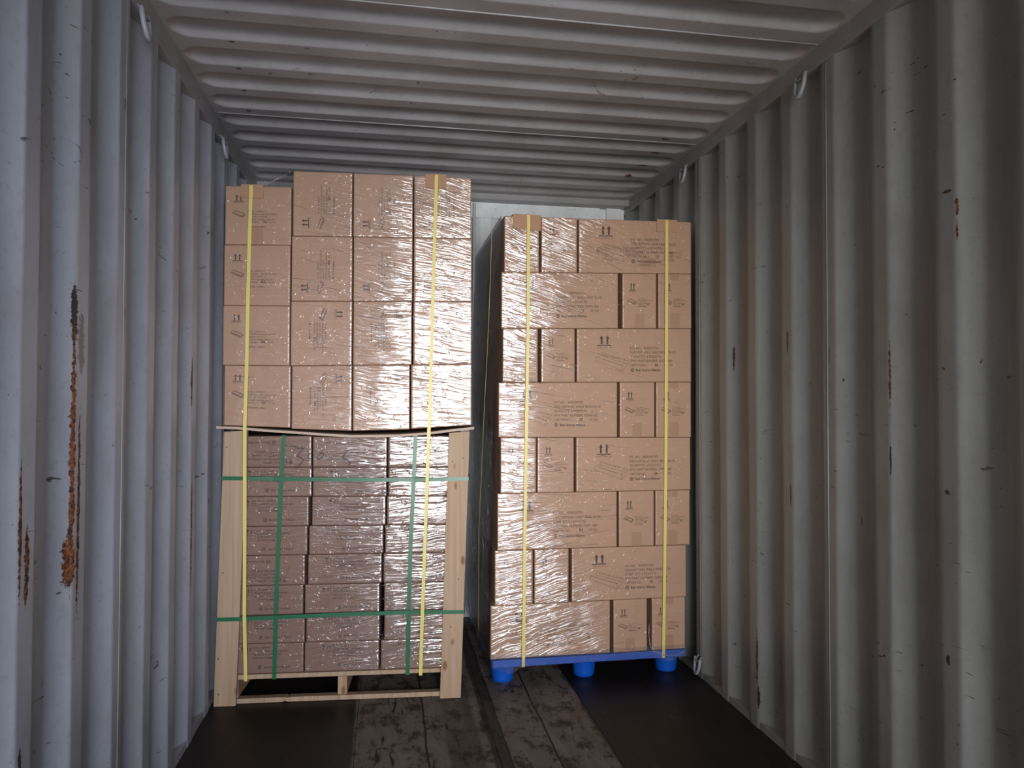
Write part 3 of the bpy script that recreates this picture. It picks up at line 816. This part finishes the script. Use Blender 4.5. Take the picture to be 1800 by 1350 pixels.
strap(FL, [(.004, .394, -1.03), (.007, .393, -.02), (.010, .392, .0015), (.11, .391, .0015), (.259, .393, -.004), (.564, .398, -.005), (.875, .401, -.004), (1.03, .4, .0015), (1.127, .398, .0015), (1.131, .398, -.02), (1.131, .398, -1.03)],
      (0, 0, 1), .0088, M['green'], 'lower level green strap round the pine posts near the pallet', GG)

# cardboard corner pads under the yellow straps
def pad(fr, u0, u1, z0, z1, label, tilt=0.0, k_=0):
    th = .0030
    F_ = [(u0, z0), (u1, z0 + tilt), (u1, z1 + .0015), (u0, z1 + .0015)]
    v1 = slab_uz(fr, F_, .0055, th)
    a = [fr.p(u0, z1 + .0015, .0055), fr.p(u1, z1 + .0015, .0055), fr.p(u1, z1 + .0015, -.06), fr.p(u0, z1 + .0015, -.06)]
    v2 = (a + [p + Vector((0, 0, th)) for p in a], [(0, 3, 2, 1), (4, 5, 6, 7), (0, 1, 5, 4), (1, 2, 6, 5), (2, 3, 7, 6), (3, 0, 4, 7)])
    v, f = join(v1, v2)
    o = mesh_obj('cardboard_pad', v, f, M['kraft_bare'], origin=fr.p((u0 + u1) / 2, z0, 0)); tag(o, label, 'cardboard pad', 'cardboard corner pads'); return o
pad(FL, .098, .199, 2.312, 2.3695, 'folded cardboard pad under the yellow strap on the left stack, far left')
pad(FL, .938, 1.035, 2.384, 2.4435, 'folded cardboard pad at the top right corner of the left stack')
pad(FR, 1.380, 1.521, 2.236, 2.299, 'folded cardboard pad at the top left corner of the right stack', -.012)
pad(FR, 2.127, 2.237, 2.248, 2.3065, 'folded cardboard pad at the top right corner of the right stack')

# ------------------------------------------------------------------ loose pleats and sheets of stretch film
def pleats(fr, n, u0, u1, z0, z1, off, slope, dens, seed, top=None):
    rr = random.Random(seed); V, F = [], []
    c = 0
    while c < n:
        u, z = rr.uniform(u0, u1), rr.uniform(z0, z1)
        if rr.random() > dens(u, z): continue
        L = rr.uniform(.03, .20) * (1 if rr.random() < .7 else 1.7); sl = slope(u, z) + rr.uniform(-.06, .06)
        wdt = rr.uniform(.0008, .0022); hh = rr.uniform(.0008, .0028)
        m = 6; n0 = len(V)
        ph = rr.uniform(0, 6)
        k0 = 0
        ok = u + L < u1
        if not ok: L = u1 - u
        if L < .02: continue
        for i in range(m + 1):
            s_ = i / m; tp = math.sin(math.pi * min(max(s_, .04), .96))
            uu = u + L * s_; zz = z + sl * L * s_ + .002 * math.sin(ph + 5 * s_)
            zz = min(max(zz, z0 - .01), z1)
            V += [fr.p(uu, zz + wdt * tp, off), fr.p(uu, zz, off + hh * tp), fr.p(uu, zz - wdt * tp, off)]
        for i in range(m):
            a = n0 + i * 3
            F += [(a, a + 1, a + 4, a + 3), (a + 1, a + 2, a + 5, a + 4)]
        c += 1
    return V, F
WG = 'clear stretch film around the loads'
wu = empty('stretch_wrap', FL.p(.58, 1.262, 0)); tag(wu, 'clear wrinkled stretch film on the upper left cartons, shining at the right', 'stretch film', WG)
v, f = pleats(FL, 170, .05, 1.155, 1.28, 2.43, .0022, lambda u, z: .15 - .36 * (z - 1.1), lambda u, z: min(max((u - .2) / .6, .06), 1) * (0 if (u < .33 and z > 2.3) else 1), 3)
tag(mesh_obj('film_pleats', v, f, M['film'], parent=wu), kind='stuff')
# sheet of film slanting down from the taller cartons to the lower left column
v = []
for i in range(7):
    for j in range(5):
        s_, t_ = i / 6, j / 4
        v.append(FL.p(.205 + (.327 - .205) * s_ + .004 * math.sin(j * 2), 2.372 + (.072) * s_ ** 1.1 + .004 * math.sin(3 * j + i), -.01 - .35 * t_))
f = [(j + i * 5, j + 1 + i * 5, j + 6 + i * 5, j + 5 + i * 5) for i in range(6) for j in range(4)]
mesh_obj('film_sheet', v, f, M['film'], parent=wu, smooth=True)
v, f = tube_vf([FL.p(.200, 2.371, .000), FL.p(.245, 2.398, -.002), FL.p(.290, 2.424, -.004), FL.p(.329, 2.4485, -.006)], .0022, 6)
mesh_obj('film_edge', v, f, M['film'], parent=wu, smooth=True)
wl = empty('stretch_wrap', FL.p(.58, .133, 0)); tag(wl, 'clear wrinkled stretch film on the flat cartons between the pine posts', 'stretch film', WG)
v, f = pleats(FL, 130, .14, 1.05, .16, 1.21, -.0205, lambda u, z: .16 - .16 * z, lambda u, z: min(max((u - .3) / .5, .04), 1), 5)
tag(mesh_obj('film_pleats', v, f, M['film'], parent=wl), kind='stuff')
# handwriting in marker on the film
ik = Ink()
K = .0034
ik.line([(.352, 1.163), (.385, 1.161), (.354, 1.126), (.388, 1.112), (.366, 1.082), (.350, 1.068)], K)
ik.line([(.425, 1.140), (.408, 1.134), (.404, 1.120), (.412, 1.112), (.424, 1.114)], K)
ik.line([(.470, 1.142), (.452, 1.128), (.446, 1.116), (.456, 1.110), (.470, 1.118), (.478, 1.134), (.470, 1.142), (.458, 1.140)], K)
ik.line([(.588, 1.152), (.572, 1.135), (.560, 1.118), (.585, 1.106), (.596, 1.094), (.590, 1.080)], K)
mesh_obj('handwriting', [FL.p(x, y, -.0168) for x, y in ik.V], ik.F, M['marker'], parent=wl)

wr = empty('stretch_wrap', (1.78, 3.47, .127)); tag(wr, 'clear wrinkled stretch film on the right stack, bunched over the blue pallet edge', 'stretch film', WG)
v, f = pleats(FR, 150, 1.33, 2.25, .14, 2.29, .0022, lambda u, z: .30 - .34 * z, lambda u, z: min(max((1.95 - u) / .5, .04), 1), 9)
tag(mesh_obj('film_pleats', v, f, M['film'], parent=wr), kind='stuff')
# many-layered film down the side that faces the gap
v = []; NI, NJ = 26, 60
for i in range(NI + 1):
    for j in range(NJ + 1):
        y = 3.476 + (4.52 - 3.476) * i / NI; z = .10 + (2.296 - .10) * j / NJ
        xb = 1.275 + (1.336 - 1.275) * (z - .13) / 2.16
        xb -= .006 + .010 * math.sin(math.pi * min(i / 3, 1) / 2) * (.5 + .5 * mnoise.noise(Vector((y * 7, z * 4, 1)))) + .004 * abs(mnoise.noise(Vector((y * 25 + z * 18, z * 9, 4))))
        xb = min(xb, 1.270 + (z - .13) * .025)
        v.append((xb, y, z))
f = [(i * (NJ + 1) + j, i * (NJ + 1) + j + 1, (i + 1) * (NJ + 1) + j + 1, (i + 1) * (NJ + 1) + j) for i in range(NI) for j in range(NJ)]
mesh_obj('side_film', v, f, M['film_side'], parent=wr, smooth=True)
FS = Frame(1.262, 4.50, 0, -1)
rr_ = pleats(FS, 150, .02, 1.0, .16, 2.25, 0.0, lambda u, z: -.9 if z < 1.3 else .5, lambda u, z: .9, 21)
mesh_obj_side = [Vector((p.x + (p.z - .16) * .027 - .003, p.y, p.z)) for p in rr_[0]]
tag(mesh_obj('side_pleats', mesh_obj_side, rr_[1], M['film'], parent=wr), kind='stuff')
# crumpled skirt over the edge of the blue pallet
v = []; NI = 150
for i in range(NI + 1):
    u = 1.278 + (2.275 - 1.278) * i / NI
    lo_ = .093 + .010 * mnoise.noise(Vector((u * 9, 0, 2))) - (.030 * math.exp(-((u - 1.36) / .06) ** 2) + .018 * math.exp(-((u - 2.18) / .05) ** 2))
    for j in range(5):
        t_ = j / 4
        z = .150 + (lo_ - .150) * t_
        v.append(FR.p(u, z, .0105 + .006 * abs(mnoise.noise(Vector((u * 22, z * 60, 7)))) + .002 * t_))
f = [(i * 5 + j, i * 5 + j + 1, i * 5 + j + 6, i * 5 + j + 5) for i in range(NI) for j in range(4)]
mesh_obj('film_skirt', v, f, M['film_thin'], parent=wr, smooth=True)
v, f = tube_vf([FR.p(2.082, .26, .004), FR.p(2.080, .20, .005), FR.p(2.085, .155, .008), FR.p(2.105, .125, .012), FR.p(2.15, .108, .016), FR.p(2.21, .100, .016), FR.p(2.262, .112, .013), FR.p(2.274, .13, .008)], .0028, 6)
mesh_obj('film_rope', v, f, M['film'], parent=wr, smooth=True)

# ------------------------------------------------------------------ lashing rings under the top rails
def ring(x, y, z, sgn, label, s=1.0):
    """a bent steel ring hanging from the rail; sgn +1 points into the room from the left wall"""
    o = empty('lashing_ring', (x, y, z)); tag(o, label, 'lashing ring', 'steel lashing rings')
    P = lambda a, b, c: (x + sgn * a * s, y + b * s, z + c * s)
    pts = []
    for i in range(13):
        an = math.pi * i / 12
        pts.append(P(.014 + .012 * math.sin(an), -.030 * math.cos(an), .030 - .085 * math.sin(an) ** .8))
    v, f = tube_vf(pts, .0085 * s, 8)
    mesh_obj('ring_bar', v, f, M['wall_l'], parent=o, smooth=True)
    v, f = tube_vf([P(.0, -.020, .040), P(.018, -.020, .012), P(.018, .020, .012), P(.0, .020, .040)], .0055 * s, 8)
    mesh_obj('bracket', v, f, M['rail'], parent=o, smooth=True)
    return o
ring(.004, 2.392, 2.573, 1, 'grey steel lashing ring at the top of the left wall, nearest one')
ring(.004, 3.518, 2.573, 1, 'small grey lashing ring at the top of the left wall above the cartons')
ring(WC - .004, 2.469, 2.590, -1, 'grey steel lashing ring at the top of the right wall, nearest one')
ring(WC - .004, 3.559, 2.590, -1, 'small grey lashing ring at the top of the right wall above the right stack')
ring(WC - .006, 3.40, .075, -1, 'dark lashing ring low on the right wall beside the blue pallet', .9)

for o in bpy.data.objects:
    if '_o' in o: del o['_o']
